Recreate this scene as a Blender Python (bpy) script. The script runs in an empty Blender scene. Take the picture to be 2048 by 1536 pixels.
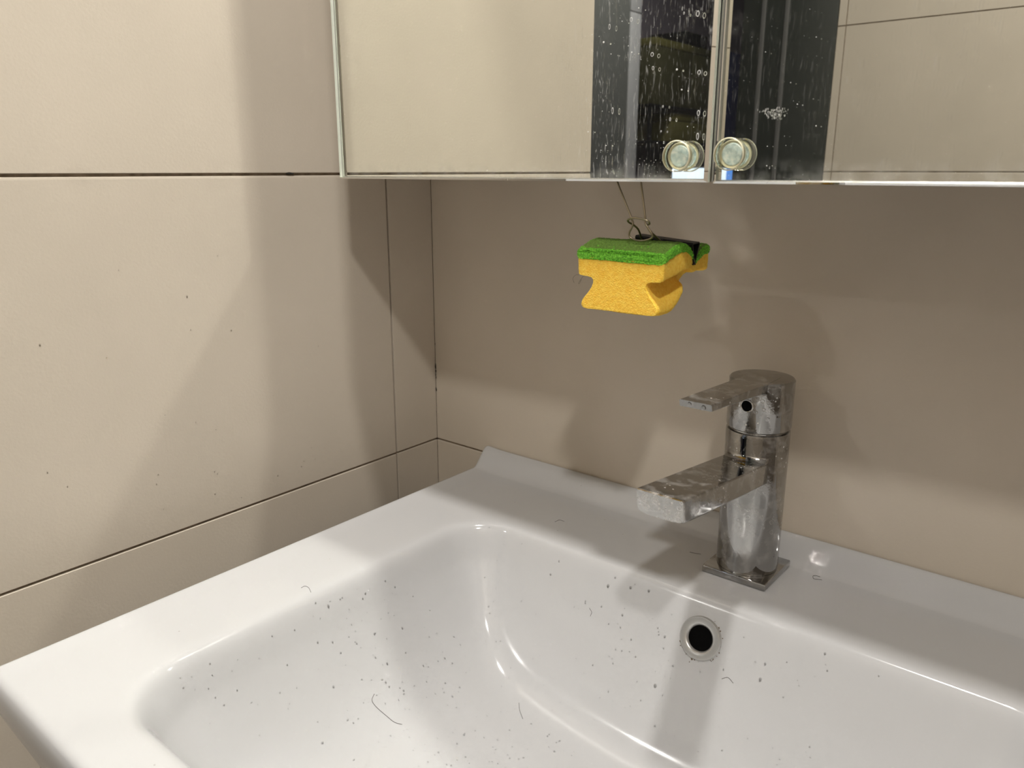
import bpy, bmesh, math, random
from mathutils import Vector, Matrix, noise

random.seed(7)
sc = bpy.context.scene
col = sc.collection

# ------------------------------------------------------------------ camera
YAW, PITCH = math.radians(39.35), math.atan(428.0 / 1582.0)
fw = Vector((-math.sin(YAW) * math.cos(PITCH), math.cos(YAW) * math.cos(PITCH), -math.sin(PITCH)))
rt = Vector((math.cos(YAW), math.sin(YAW), 0.0))
up = rt.cross(fw)
CAM = Vector((0.62927, -0.62830, 0.00364))
cd = bpy.data.cameras.new('camera')
cd.sensor_width = 36.0
cd.lens = 1582.0 / 2048.0 * 36.0
cd.clip_start = 0.01
cd.dof.use_dof = True
cd.dof.focus_distance = 0.66
cd.dof.aperture_fstop = 13.0
co = bpy.data.objects.new('camera', cd)
col.objects.link(co)
m = Matrix((rt, up, -fw)).transposed().to_4x4()
m.translation = CAM
co.matrix_world = m
sc.camera = co

# ------------------------------------------------------------------ world, exposure, render behaviour
w = bpy.data.worlds.new('world')
sc.world = w
w.use_nodes = True
w.node_tree.nodes['Background'].inputs[0].default_value = (0.8, 0.85, 1.0, 1)
w.node_tree.nodes['Background'].inputs[1].default_value = 0.01
sc.view_settings.view_transform = 'Standard'
sc.view_settings.look = 'None'
sc.view_settings.gamma = 1.0
sc.view_settings.use_curve_mapping = False
sc.view_settings.exposure = 0.0
cy = sc.cycles
cy.max_bounces = 14
cy.diffuse_bounces = 6
cy.glossy_bounces = 8
cy.transmission_bounces = 10
cy.transparent_max_bounces = 24
cy.sample_clamp_indirect = 0.0
cy.caustics_reflective = True
cy.caustics_refractive = False
cy.blur_glossy = 0.0
cy.use_denoising = True
cy.use_adaptive_sampling = False
cy.use_guiding = True
cy.use_surface_guiding = True
cy.guiding_training_samples = 64

# ------------------------------------------------------------------ key dimensions (metres; z = 0 at eye level, floor at -1.2)
CEIL, FLOOR = 1.30, -1.20
ROOM_X, ROOM_Y = 1.75, -1.58
DECK = -0.312          # washbasin deck
DOOR_Y = -0.171        # front face of the mirror glass
LAMPS = [(1.10, -1.16), (0.41, -0.455)]
LAMP_POWER = 18.0

# ------------------------------------------------------------------ helpers
def new_mat(name):
    mt = bpy.data.materials.new(name)
    mt.use_nodes = True
    nt = mt.node_tree
    return mt, nt, nt.nodes['Principled BSDF']

def node(nt, kind, **kw):
    n = nt.nodes.new(kind)
    for k, v in kw.items():
        if k.startswith('in_'):
            key = k[3:]
            n.inputs[int(key) if key.isdigit() else key.replace('_', ' ')].default_value = v
        else:
            setattr(n, k, v)
    return n

def ramp(nt, stops, fac=None):
    r = nt.nodes.new('ShaderNodeValToRGB')
    el = r.color_ramp.elements
    while len(el) < len(stops):
        el.new(0.5)
    for e, (p, c) in zip(el, stops):
        e.position = p
        e.color = c if len(c) == 4 else (*c, 1)
    if fac is not None:
        nt.links.new(fac, r.inputs[0])
    return r

def simple(name, colr, rough=0.5, metal=0.0, **kw):
    mt, nt, b = new_mat(name)
    b.inputs['Base Color'].default_value = (*colr, 1)
    b.inputs['Roughness'].default_value = rough
    b.inputs['Metallic'].default_value = metal
    for k, v in kw.items():
        b.inputs[k.replace('_', ' ')].default_value = v
    return mt

def link(name, me, mats=(), parent=None, smooth=False):
    o = bpy.data.objects.new(name, me)
    col.objects.link(o)
    for mt in (mats if isinstance(mats, (list, tuple)) else [mats]):
        if mt.name not in [x.name for x in me.materials if x]:
            me.materials.append(mt)
    if smooth:
        for p in me.polygons:
            p.use_smooth = True
    if parent is not None:
        o.parent = parent
    return o

def mesh(name, verts, faces, mats=(), parent=None, smooth=False):
    me = bpy.data.meshes.new(name)
    me.from_pydata([tuple(v) for v in verts], [], faces)
    me.update()
    return link(name, me, mats, parent, smooth)

def bm_obj(name, bm, mats=(), parent=None, smooth=False, angle=None):
    bmesh.ops.recalc_face_normals(bm, faces=bm.faces)
    me = bpy.data.meshes.new(name)
    bm.to_mesh(me)
    bm.free()
    o = link(name, me, mats, parent, smooth)
    if angle is not None:
        for p in me.polygons:
            p.use_smooth = True
        me.set_sharp_from_angle(angle=math.radians(angle))
    return o

def thing(name, label, cat, loc=(0, 0, 0), group=None):
    o = bpy.data.objects.new(name, None)
    o.empty_display_size = 0.02
    col.objects.link(o)
    o.location = loc
    tag(o, label, cat, group)
    return o

def tag(o, label, cat, group=None, kind=None):
    o['label'] = label
    o['category'] = cat
    if group:
        o['group'] = group
    if kind:
        o['kind'] = kind
    return o

def struct(o, label=None):
    o['kind'] = 'structure'
    if label:
        o['label'] = label
    return o

def add_box(bm, x0, x1, y0, y1, z0, z1, bevel=0.0, seg=2):
    vs = [bm.verts.new((x, y, z)) for x in (x0, x1) for y in (y0, y1) for z in (z0, z1)]
    fs = [(0, 1, 3, 2), (4, 6, 7, 5), (0, 4, 5, 1), (2, 3, 7, 6), (0, 2, 6, 4), (1, 5, 7, 3)]
    faces = [bm.faces.new([vs[i] for i in f]) for f in fs]
    if bevel > 0:
        es = list({e for f in faces for e in f.edges})
        bmesh.ops.bevel(bm, geom=es, offset=bevel, segments=seg, profile=0.5, affect='EDGES')

def box(name, x0, x1, y0, y1, z0, z1, mats=(), parent=None, bevel=0.0, seg=2):
    bm = bmesh.new()
    add_box(bm, x0, x1, y0, y1, z0, z1, bevel, seg)
    return bm_obj(name, bm, mats, parent, angle=40)

def add_lathe(bm, prof, frame, n=48, cap0=True, cap1=True, mi=0):
    """prof: list of (radius, height) along the frame's z axis"""
    rings = []
    for r, h in prof:
        rings.append([bm.verts.new(frame @ Vector((r * math.cos(2 * math.pi * k / n), r * math.sin(2 * math.pi * k / n), h))) for k in range(n)])
    for a, b in zip(rings, rings[1:]):
        for k in range(n):
            f = bm.faces.new((a[k], a[(k + 1) % n], b[(k + 1) % n], b[k]))
            f.material_index = mi
    if cap0:
        bm.faces.new(rings[0][::-1]).material_index = mi
    if cap1:
        bm.faces.new(rings[-1]).material_index = mi

def frame_at(loc, zdir):
    z = Vector(zdir).normalized()
    q = z.to_track_quat('Z', 'Y')
    mm = q.to_matrix().to_4x4()
    mm.translation = Vector(loc)
    return mm

def catmull(pts, sub=8, closed=False):
    P = [Vector(p) for p in pts]
    out = []
    n = len(P)
    rng = range(n if closed else n - 1)
    for i in rng:
        p0 = P[(i - 1) % n] if closed or i > 0 else P[0] * 2 - P[1]
        p1, p2 = P[i], P[(i + 1) % n]
        p3 = P[(i + 2) % n] if closed or i + 2 < n else P[n - 1] * 2 - P[n - 2]
        for k in range(sub):
            t = k / sub
            out.append(0.5 * ((2 * p1) + (p2 - p0) * t + (2 * p0 - 5 * p1 + 4 * p2 - p3) * t * t + (3 * p1 - p0 - 3 * p2 + p3) * t ** 3))
    if not closed:
        out.append(P[-1])
    return out

def add_tube(bm, path, r, n=8):
    rings = []
    prev = None
    L = len(path)
    for i, p in enumerate(path):
        t = (path[min(i + 1, L - 1)] - path[max(i - 1, 0)]).normalized()
        if prev is None:
            a = Vector((0, 0, 1)) if abs(t.z) < 0.9 else Vector((1, 0, 0))
            u = t.cross(a).normalized()
        else:
            u = (prev - t * prev.dot(t)).normalized()
        prev = u
        v = t.cross(u)
        rr = r(i / (L - 1)) if callable(r) else r
        rings.append([bm.verts.new(p + u * rr * math.cos(2 * math.pi * k / n) + v * rr * math.sin(2 * math.pi * k / n)) for k in range(n)])
    for a, b in zip(rings, rings[1:]):
        for k in range(n):
            bm.faces.new((a[k], a[(k + 1) % n], b[(k + 1) % n], b[k]))
    bm.faces.new(rings[0][::-1])
    bm.faces.new(rings[-1])

# ------------------------------------------------------------------ materials
def tile_material():
    mt, nt, b = new_mat('satin_beige_tile')
    tc = node(nt, 'ShaderNodeNewGeometry')
    oi = node(nt, 'ShaderNodeObjectInfo')
    n1 = node(nt, 'ShaderNodeTexNoise', in_Scale=9.0, in_Detail=3.0)
    nt.links.new(tc.outputs['Position'], n1.inputs['Vector'])
    r = ramp(nt, [(0.3, (0.520, 0.466, 0.393)), (0.7, (0.550, 0.493, 0.417))], n1.outputs['Fac'])
    hs = node(nt, 'ShaderNodeHueSaturation')
    mv = node(nt, 'ShaderNodeMapRange', in_3=0.985, in_4=1.015)
    nt.links.new(oi.outputs['Random'], mv.inputs[0])
    nt.links.new(mv.outputs[0], hs.inputs['Value'])
    nt.links.new(r.outputs[0], hs.inputs['Color'])
    nt.links.new(hs.outputs[0], b.inputs['Base Color'])
    b.inputs['Roughness'].default_value = 0.42
    b.inputs['Specular IOR Level'].default_value = 0.35
    n2 = node(nt, 'ShaderNodeTexNoise', in_Scale=420.0, in_Detail=2.0)
    nt.links.new(tc.outputs['Position'], n2.inputs['Vector'])
    bp = node(nt, 'ShaderNodeBump', in_Strength=0.10, in_Distance=0.001)
    nt.links.new(n2.outputs['Fac'], bp.inputs['Height'])
    nt.links.new(bp.outputs[0], b.inputs['Normal'])
    return mt

def ceramic_material():
    mt, nt, b = new_mat('white_ceramic')
    b.inputs['Base Color'].default_value = (0.460, 0.463, 0.470, 1)
    b.inputs['Roughness'].default_value = 0.09
    b.inputs['Specular IOR Level'].default_value = 0.45
    # faint limescale film and tiny grime specks of its own
    g = node(nt, 'ShaderNodeNewGeometry')
    n1 = node(nt, 'ShaderNodeTexNoise', in_Scale=30.0, in_Detail=4.0)
    nt.links.new(g.outputs['Position'], n1.inputs['Vector'])
    r = ramp(nt, [(0.35, (0.07, 0.07, 0.07)), (0.75, (0.19, 0.19, 0.19))], n1.outputs['Fac'])
    nt.links.new(r.outputs[0], b.inputs['Roughness'])
    v = node(nt, 'ShaderNodeTexVoronoi', in_Scale=55.0, in_Randomness=1.0)
    nt.links.new(g.outputs['Position'], v.inputs['Vector'])
    sp = ramp(nt, [(0.020, (1, 1, 1)), (0.040, (0, 0, 0))], v.outputs['Distance'])
    n2 = node(nt, 'ShaderNodeTexNoise', in_Scale=11.0)
    nt.links.new(g.outputs['Position'], n2.inputs['Vector'])
    sel = ramp(nt, [(0.52, (0, 0, 0)), (0.60, (0.6, 0.6, 0.6))], n2.outputs['Fac'])
    mu = node(nt, 'ShaderNodeMath', operation='MULTIPLY')
    nt.links.new(sp.outputs[0], mu.inputs[0])
    nt.links.new(sel.outputs[0], mu.inputs[1])
    mx = node(nt, 'ShaderNodeMix', data_type='RGBA')
    mx.inputs[6].default_value = (0.460, 0.463, 0.470, 1)
    mx.inputs[7].default_value = (0.20, 0.17, 0.15, 1)
    nt.links.new(mu.outputs[0], mx.inputs[0])
    nt.links.new(mx.outputs[2], b.inputs['Base Color'])
    return mt

def chrome_material(name, film=0.5, base=0.62):
    """chrome under limescale: blotchy film, drop rings"""
    mt, nt, b = new_mat(name)
    g = node(nt, 'ShaderNodeNewGeometry')
    n1 = node(nt, 'ShaderNodeTexNoise', in_Scale=75.0, in_Detail=6.0, in_Roughness=0.62)
    nt.links.new(g.outputs['Position'], n1.inputs['Vector'])
    blot = ramp(nt, [(0.50, (0, 0, 0)), (0.66, (1, 1, 1))], n1.outputs['Fac'])
    v = node(nt, 'ShaderNodeTexVoronoi', in_Scale=190.0)
    nt.links.new(g.outputs['Position'], v.inputs['Vector'])
    ring = ramp(nt, [(0.20, (0, 0, 0)), (0.27, (1, 1, 1)), (0.34, (0, 0, 0))], v.outputs['Distance'])
    n3 = node(nt, 'ShaderNodeTexNoise', in_Scale=28.0)
    nt.links.new(g.outputs['Position'], n3.inputs['Vector'])
    sel = ramp(nt, [(0.50, (0, 0, 0)), (0.58, (1, 1, 1))], n3.outputs['Fac'])
    m1 = node(nt, 'ShaderNodeMath', operation='MULTIPLY')
    nt.links.new(ring.outputs[0], m1.inputs[0])
    nt.links.new(sel.outputs[0], m1.inputs[1])
    m2 = node(nt, 'ShaderNodeMath', operation='MAXIMUM')
    nt.links.new(blot.outputs[0], m2.inputs[0])
    nt.links.new(m1.outputs[0], m2.inputs[1])
    m3 = node(nt, 'ShaderNodeMath', operation='MULTIPLY', in_1=film)
    nt.links.new(m2.outputs[0], m3.inputs[0])
    rr = node(nt, 'ShaderNodeMapRange', in_3=0.05, in_4=0.34)
    nt.links.new(m3.outputs[0], rr.inputs[0])
    nt.links.new(rr.outputs[0], b.inputs['Roughness'])
    b.inputs['Metallic'].default_value = 1.0
    b.inputs['Base Color'].default_value = (base, base * 0.99, base * 0.97, 1)
    d = node(nt, 'ShaderNodeBsdfPrincipled')
    d.inputs['Base Color'].default_value = (0.60, 0.585, 0.56, 1)
    d.inputs['Roughness'].default_value = 0.6
    ms0 = node(nt, 'ShaderNodeMath', operation='MULTIPLY', in_1=0.55)
    nt.links.new(m3.outputs[0], ms0.inputs[0])
    # small dried white splashes
    v2 = node(nt, 'ShaderNodeTexVoronoi', in_Scale=210.0)
    nt.links.new(g.outputs['Position'], v2.inputs['Vector'])
    dot = ramp(nt, [(0.13, (1, 1, 1)), (0.19, (0, 0, 0))], v2.outputs['Distance'])
    n6 = node(nt, 'ShaderNodeTexNoise', in_Scale=36.0)
    nt.links.new(g.outputs['Position'], n6.inputs['Vector'])
    dsel = ramp(nt, [(0.56, (0, 0, 0)), (0.62, (0.8, 0.8, 0.8))], n6.outputs['Fac'])
    dm = node(nt, 'ShaderNodeMath', operation='MULTIPLY')
    nt.links.new(dot.outputs[0], dm.inputs[0])
    nt.links.new(dsel.outputs[0], dm.inputs[1])
    ms = node(nt, 'ShaderNodeMath', operation='MAXIMUM')
    nt.links.new(ms0.outputs[0], ms.inputs[0])
    nt.links.new(dm.outputs[0], ms.inputs[1])
    mix = node(nt, 'ShaderNodeMixShader')
    nt.links.new(ms.outputs[0], mix.inputs[0])
    nt.links.new(b.outputs[0], mix.inputs[1])
    nt.links.new(d.outputs[0], mix.inputs[2])
    bp = node(nt, 'ShaderNodeBump', in_Strength=0.12, in_Distance=0.0006)
    nt.links.new(m2.outputs[0], bp.inputs['Height'])
    nt.links.new(bp.outputs[0], b.inputs['Normal'])
    nt.links.new(mix.outputs[0], nt.nodes['Material Output'].inputs[0])
    return mt

def film_material():
    """clear front sheet of the mirror, with dried drip streaks and smudges on it"""
    mt, nt, b = new_mat('clear_glass_with_dried_drips')
    out = nt.nodes['Material Output']
    nt.nodes.remove(b)
    tr = node(nt, 'ShaderNodeBsdfTransparent')
    tr.inputs[0].default_value = (0.975, 0.98, 0.968, 1)
    df = node(nt, 'ShaderNodeBsdfDiffuse')
    df.inputs[0].default_value = (0.86, 0.87, 0.86, 1)
    g = node(nt, 'ShaderNodeNewGeometry')
    mp = node(nt, 'ShaderNodeMapping')
    mp.inputs['Scale'].default_value = (760.0, 1.0, 95.0)
    nt.links.new(g.outputs['Position'], mp.inputs['Vector'])
    n1 = node(nt, 'ShaderNodeTexNoise', in_Scale=1.0, in_Detail=3.0, in_Distortion=1.3)
    nt.links.new(mp.outputs[0], n1.inputs['Vector'])
    st = ramp(nt, [(0.60, (0, 0, 0)), (0.70, (1, 1, 1))], n1.outputs['Fac'])
    n2 = node(nt, 'ShaderNodeTexNoise', in_Scale=28.0, in_Detail=2.0)
    nt.links.new(g.outputs['Position'], n2.inputs['Vector'])
    zone = ramp(nt, [(0.30, (0, 0, 0)), (0.58, (1, 1, 1))], n2.outputs['Fac'])
    sx = node(nt, 'ShaderNodeSeparateXYZ')
    nt.links.new(g.outputs['Position'], sx.inputs[0])
    # the left door is splashed most near its right half
    lx = node(nt, 'ShaderNodeMapRange', interpolation_type='SMOOTHSTEP', in_1=0.27, in_2=0.34)
    nt.links.new(sx.outputs[0], lx.inputs[0])
    rx = node(nt, 'ShaderNodeMapRange', interpolation_type='SMOOTHSTEP', in_1=0.405, in_2=0.412, in_3=1.0, in_4=0.18)
    nt.links.new(sx.outputs[0], rx.inputs[0])
    a = node(nt, 'ShaderNodeMath', operation='MULTIPLY')
    nt.links.new(lx.outputs[0], a.inputs[0])
    nt.links.new(rx.outputs[0], a.inputs[1])
    c = node(nt, 'ShaderNodeMath', operation='MULTIPLY')
    nt.links.new(st.outputs[0], c.inputs[0])
    nt.links.new(zone.outputs[0], c.inputs[1])
    e = node(nt, 'ShaderNodeMath', operation='MULTIPLY')
    nt.links.new(a.outputs[0], e.inputs[0])
    nt.links.new(c.outputs[0], e.inputs[1])
    e2 = node(nt, 'ShaderNodeMath', operation='MULTIPLY', in_1=0.36)
    nt.links.new(e.outputs[0], e2.inputs[0])
    # cloudy limescale along the bottom edge
    bz = node(nt, 'ShaderNodeMapRange', interpolation_type='SMOOTHSTEP', in_1=-0.004, in_2=0.012, in_3=0.16, in_4=0.0)
    nt.links.new(sx.outputs[2], bz.inputs[0])
    n4 = node(nt, 'ShaderNodeTexNoise', in_Scale=160.0, in_Detail=5.0)
    nt.links.new(g.outputs['Position'], n4.inputs['Vector'])
    r4 = ramp(nt, [(0.4, (0, 0, 0)), (0.7, (1, 1, 1))], n4.outputs['Fac'])
    f = node(nt, 'ShaderNodeMath', operation='MULTIPLY')
    nt.links.new(bz.outputs[0], f.inputs[0])
    nt.links.new(r4.outputs[0], f.inputs[1])
    # soft finger smudges
    n5 = node(nt, 'ShaderNodeTexNoise', in_Scale=40.0, in_Detail=6.0, in_Roughness=0.7)
    nt.links.new(g.outputs['Position'], n5.inputs['Vector'])
    r5 = ramp(nt, [(0.60, (0, 0, 0)), (0.80, (0.06, 0.06, 0.06))], n5.outputs['Fac'])
    s1 = node(nt, 'ShaderNodeMath', operation='ADD')
    nt.links.new(e2.outputs[0], s1.inputs[0])
    nt.links.new(f.outputs[0], s1.inputs[1])
    s2 = node(nt, 'ShaderNodeMath', operation='ADD', use_clamp=True)
    nt.links.new(s1.outputs[0], s2.inputs[0])
    nt.links.new(r5.outputs[0], s2.inputs[1])
    s3 = node(nt, 'ShaderNodeMath', operation='ADD', use_clamp=True, in_1=0.006)
    nt.links.new(s2.outputs[0], s3.inputs[0])
    mix = node(nt, 'ShaderNodeMixShader')
    nt.links.new(s3.outputs[0], mix.inputs[0])
    nt.links.new(tr.outputs[0], mix.inputs[1])
    nt.links.new(df.outputs[0], mix.inputs[2])
    nt.links.new(mix.outputs[0], out.inputs[0])
    return mt

def foam_material():
    mt, nt, b = new_mat('yellow_foam')
    g = node(nt, 'ShaderNodeTexCoord')
    v = node(nt, 'ShaderNodeTexVoronoi', in_Scale=1100.0)
    nt.links.new(g.outputs['Object'], v.inputs['Vector'])
    n = node(nt, 'ShaderNodeTexNoise', in_Scale=500.0, in_Detail=4.0)
    nt.links.new(g.outputs['Object'], n.inputs['Vector'])
    r = ramp(nt, [(0.3, (0.90, 0.52, 0.05)), (0.7, (1.0, 0.67, 0.10))], n.outputs['Fac'])
    nt.links.new(r.outputs[0], b.inputs['Base Color'])
    b.inputs['Roughness'].default_value = 0.85
    b.inputs['Subsurface Weight'].default_value = 0.35
    b.inputs['Subsurface Radius'].default_value = (0.006, 0.004, 0.001)
    b.inputs['Subsurface Scale'].default_value = 1.0
    bp = node(nt, 'ShaderNodeBump', in_Strength=0.5, in_Distance=0.0006)
    nt.links.new(v.outputs['Distance'], bp.inputs['Height'])
    nt.links.new(bp.outputs[0], b.inputs['Normal'])
    return mt

def pad_material():
    mt, nt, b = new_mat('green_scouring_fibre')
    g = node(nt, 'ShaderNodeTexCoord')
    n = node(nt, 'ShaderNodeTexNoise', in_Scale=900.0, in_Detail=5.0, in_Roughness=0.7)
    nt.links.new(g.outputs['Object'], n.inputs['Vector'])
    r = ramp(nt, [(0.36, (0.06, 0.26, 0.012)), (0.54, (0.21, 0.70, 0.040)), (0.70, (0.42, 0.90, 0.12))], n.outputs['Fac'])
    nt.links.new(r.outputs[0], b.inputs['Base Color'])
    b.inputs['Roughness'].default_value = 0.7
    bp = node(nt, 'ShaderNodeBump', in_Strength=0.9, in_Distance=0.0012)
    nt.links.new(n.outputs['Fac'], bp.inputs['Height'])
    nt.links.new(bp.outputs[0], b.inputs['Normal'])
    return mt

def grout_material():
    mt, nt, b = new_mat('brown_grout')
    g = node(nt, 'ShaderNodeNewGeometry')
    n = node(nt, 'ShaderNodeTexNoise', in_Scale=120.0, in_Detail=4.0)
    nt.links.new(g.outputs['Position'], n.inputs['Vector'])
    r = ramp(nt, [(0.3, (0.17, 0.13, 0.09)), (0.7, (0.33, 0.265, 0.20))], n.outputs['Fac'])
    nt.links.new(r.outputs[0], b.inputs['Base Color'])
    b.inputs['Roughness'].default_value = 0.9
    return mt

M = {}
M['tile'] = tile_material()
M['grout'] = grout_material()
M['ceramic'] = ceramic_material()
M['chrome'] = chrome_material('limescaled_chrome', 0.34, 0.36)
M['chrome_tip'] = chrome_material('heavily_limescaled_chrome', 0.85, 0.5)
M['chrome_clean'] = chrome_material('lightly_marked_chrome', 0.30, 0.66)
M['film'] = film_material()
M['foam'] = foam_material()
M['pad'] = pad_material()
M['silver'] = simple('mirror_silvering', (0.905, 0.91, 0.88), 0.0, 1.0)
M['glass_edge'] = simple('pale_polished_glass_edge', (0.72, 0.76, 0.68), 0.15, 0.0)
M['aluminium'] = simple('brushed_aluminium', (0.55, 0.54, 0.52), 0.28, 1.0)
M['cabinet'] = simple('white_cabinet_board', (0.70, 0.68, 0.65), 0.5)
M['plaster'] = simple('grey_ceiling_paint', (0.42, 0.41, 0.39), 0.9)
M['floor'] = simple('dark_floor_tile', (0.10, 0.088, 0.075), 0.5)
M['right_wall'] = simple('taupe_wall_tile', (0.22, 0.19, 0.16), 0.5)
M['black'] = simple('matt_black_hole_shade', (0.004, 0.004, 0.004), 0.8)  # flat black painted in place of the shade inside holes
M['black'].node_tree.nodes['Principled BSDF'].inputs['Specular IOR Level'].default_value = 0.0
M['satin'] = simple('limescaled_satin_chrome', (0.50, 0.50, 0.49), 0.33, 0.75)
M['clip_black'] = simple('black_enamelled_steel', (0.006, 0.006, 0.007), 0.38)
M['wire'] = simple('dull_bronze_steel_wire', (0.36, 0.31, 0.22), 0.30, 1.0)
M['hair'] = simple('dark_hair', (0.035, 0.025, 0.018), 0.5)
M['mould'] = simple('black_mould', (0.02, 0.017, 0.012), 0.9)
M['scale'] = simple('white_limescale', (0.85, 0.86, 0.85), 0.7)
M['rust'] = simple('brown_grime', (0.13, 0.085, 0.045), 0.9)
M['anthracite'] = simple('dark_green_grey_lacquer', (0.020, 0.024, 0.021), 0.45)
M['grey_trim'] = simple('grey_metal_trim', (0.30, 0.30, 0.31), 0.4)
M['dark_strip'] = simple('dark_grey_strip', (0.10, 0.10, 0.10), 0.4)
M['corridor'] = simple('dim_mauve_corridor_paint', (0.20, 0.18, 0.21), 0.9)
M['olive'] = simple('olive_card', (0.115, 0.105, 0.028), 0.7)
M['olive_dark'] = simple('dark_olive_card', (0.05, 0.048, 0.018), 0.7)
M['navy'] = simple('navy_blue_cloth', (0.012, 0.020, 0.075), 0.7)
M['speaker'] = simple('black_plastic', (0.006, 0.006, 0.007), 0.5)

mt, nt, b = new_mat('water')
nt.nodes.remove(b)
fr = node(nt, 'ShaderNodeFresnel', in_IOR=1.42)
gl = node(nt, 'ShaderNodeBsdfGlossy', in_Roughness=0.05)
tr = node(nt, 'ShaderNodeBsdfRefraction', in_Roughness=0.0, in_IOR=1.33)
tp = node(nt, 'ShaderNodeBsdfTransparent')
tp.inputs[0].default_value = (0.95, 0.95, 0.95, 1)
mm_ = node(nt, 'ShaderNodeMixShader', in_0=0.78)
nt.links.new(tr.outputs[0], mm_.inputs[1])
nt.links.new(tp.outputs[0], mm_.inputs[2])
mx = node(nt, 'ShaderNodeMixShader')
nt.links.new(fr.outputs[0], mx.inputs[0])
nt.links.new(mm_.outputs[0], mx.inputs[1])
nt.links.new(gl.outputs[0], mx.inputs[2])
nt.links.new(mx.outputs[0], nt.nodes['Material Output'].inputs[0])
M['water'] = mt

mt, nt, b = new_mat('clear_yellowed_acrylic')
nt.nodes.remove(b)
fr = node(nt, 'ShaderNodeFresnel', in_IOR=1.45)
gl = node(nt, 'ShaderNodeBsdfGlossy', in_Roughness=0.03)
tp = node(nt, 'ShaderNodeBsdfTransparent')
tp.inputs[0].default_value = (0.97, 0.97, 0.91, 1)
df = node(nt, 'ShaderNodeBsdfTranslucent')
df.inputs[0].default_value = (0.8, 0.79, 0.66, 1)
mq = node(nt, 'ShaderNodeMixShader', in_0=0.05)
nt.links.new(tp.outputs[0], mq.inputs[1])
nt.links.new(df.outputs[0], mq.inputs[2])
mx = node(nt, 'ShaderNodeMixShader')
nt.links.new(fr.outputs[0], mx.inputs[0])
nt.links.new(mq.outputs[0], mx.inputs[1])
nt.links.new(gl.outputs[0], mx.inputs[2])
nt.links.new(mx.outputs[0], nt.nodes['Material Output'].inputs[0])
M['acrylic'] = mt
M['acrylic_rim'] = simple('yellowed_acrylic_rim', (0.66, 0.63, 0.47), 0.25)
mt, nt, b = new_mat('frosted_adhesive_pad')
g = node(nt, 'ShaderNodeNewGeometry')
n = node(nt, 'ShaderNodeTexNoise', in_Scale=330.0, in_Detail=5.0, in_Roughness=0.7)
nt.links.new(g.outputs['Position'], n.inputs['Vector'])
r = ramp(nt, [(0.35, (0.42, 0.56, 0.60)), (0.52, (0.66, 0.78, 0.80)), (0.70, (0.95, 0.97, 0.97))], n.outputs['Fac'])
nt.links.new(r.outputs[0], b.inputs['Base Color'])
b.inputs['Roughness'].default_value = 0.4
M['frost'] = mt

def emit(name, c, s):
    mt = bpy.data.materials.new(name)
    mt.use_nodes = True
    nt = mt.node_tree
    nt.nodes.remove(nt.nodes['Principled BSDF'])
    e = node(nt, 'ShaderNodeEmission', in_Strength=s)
    e.inputs[0].default_value = (*c, 1)
    nt.links.new(e.outputs[0], nt.nodes['Material Output'].inputs[0])
    return mt
M['screen'] = emit('glowing_pale_screen', (0.68, 0.82, 1.0), 1.6)
M['screen_blue'] = emit('glowing_blue_screen', (0.10, 0.33, 0.95), 0.9)

# ------------------------------------------------------------------ tiles
TILE_T, GAP = 0.0026, 0.0022
_tile_cache = {}
def tile_mesh(wd, ht, bev=0.0005, bev_top=0.0005):
    key = (round(wd, 5), round(ht, 5), bev, bev_top)
    if key in _tile_cache:
        return _tile_cache[key]
    vs, fs = [], []
    def ring(ins, n):
        k = len(vs)
        x, y = wd / 2 - ins * bev, ht / 2 - ins * bev
        yt = ht / 2 - ins * bev_top
        vs.extend([(-x, -y, n), (x, -y, n), (x, yt, n), (-x, yt, n)])
        return k
    rs = [ring(0, 0.0), ring(0, TILE_T - bev_top), ring(0.3, TILE_T - bev * 0.3), ring(1.0, TILE_T)]
    for a, b2 in zip(rs, rs[1:]):
        for k in range(4):
            fs.append((a + k, a + (k + 1) % 4, b2 + (k + 1) % 4, b2 + k))
    fs.append(tuple(rs[-1] + k for k in range(4)))
    me = bpy.data.meshes.new('tile')
    me.from_pydata(vs, [], fs)
    me.update()
    me.materials.append(M['tile'])
    _tile_cache[key] = me
    return me

def lay_tiles(parent, origin, u, v, n, cols, rows):
    """cols, rows: lists of (start, end) in u and v; tiles proud of the grout along n"""
    u, v, n = Vector(u), Vector(v), Vector(n)
    rot = Matrix((u, v, n)).transposed().to_4x4()
    for c0, c1 in cols:
        for r0, r1 in rows:
            me = tile_mesh(c1 - c0 - GAP, r1 - r0 - GAP, 0.0005, 0.0021 if abs(r1) < 0.01 else 0.0005)
            o = bpy.data.objects.new('tile', me)
            col.objects.link(o)
            mw = rot.copy()
            mw.translation = Vector(origin) + u * (c0 + c1) / 2 + v * (r0 + r1) / 2
            o.matrix_world = mw
            o.parent = parent

H = 0.3025
rows = [(FLOOR + 0.0, -3 * H)] + [(k * H, (k + 1) * H) for k in range(-3, 4)] + [(4 * H, CEIL)]
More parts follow.
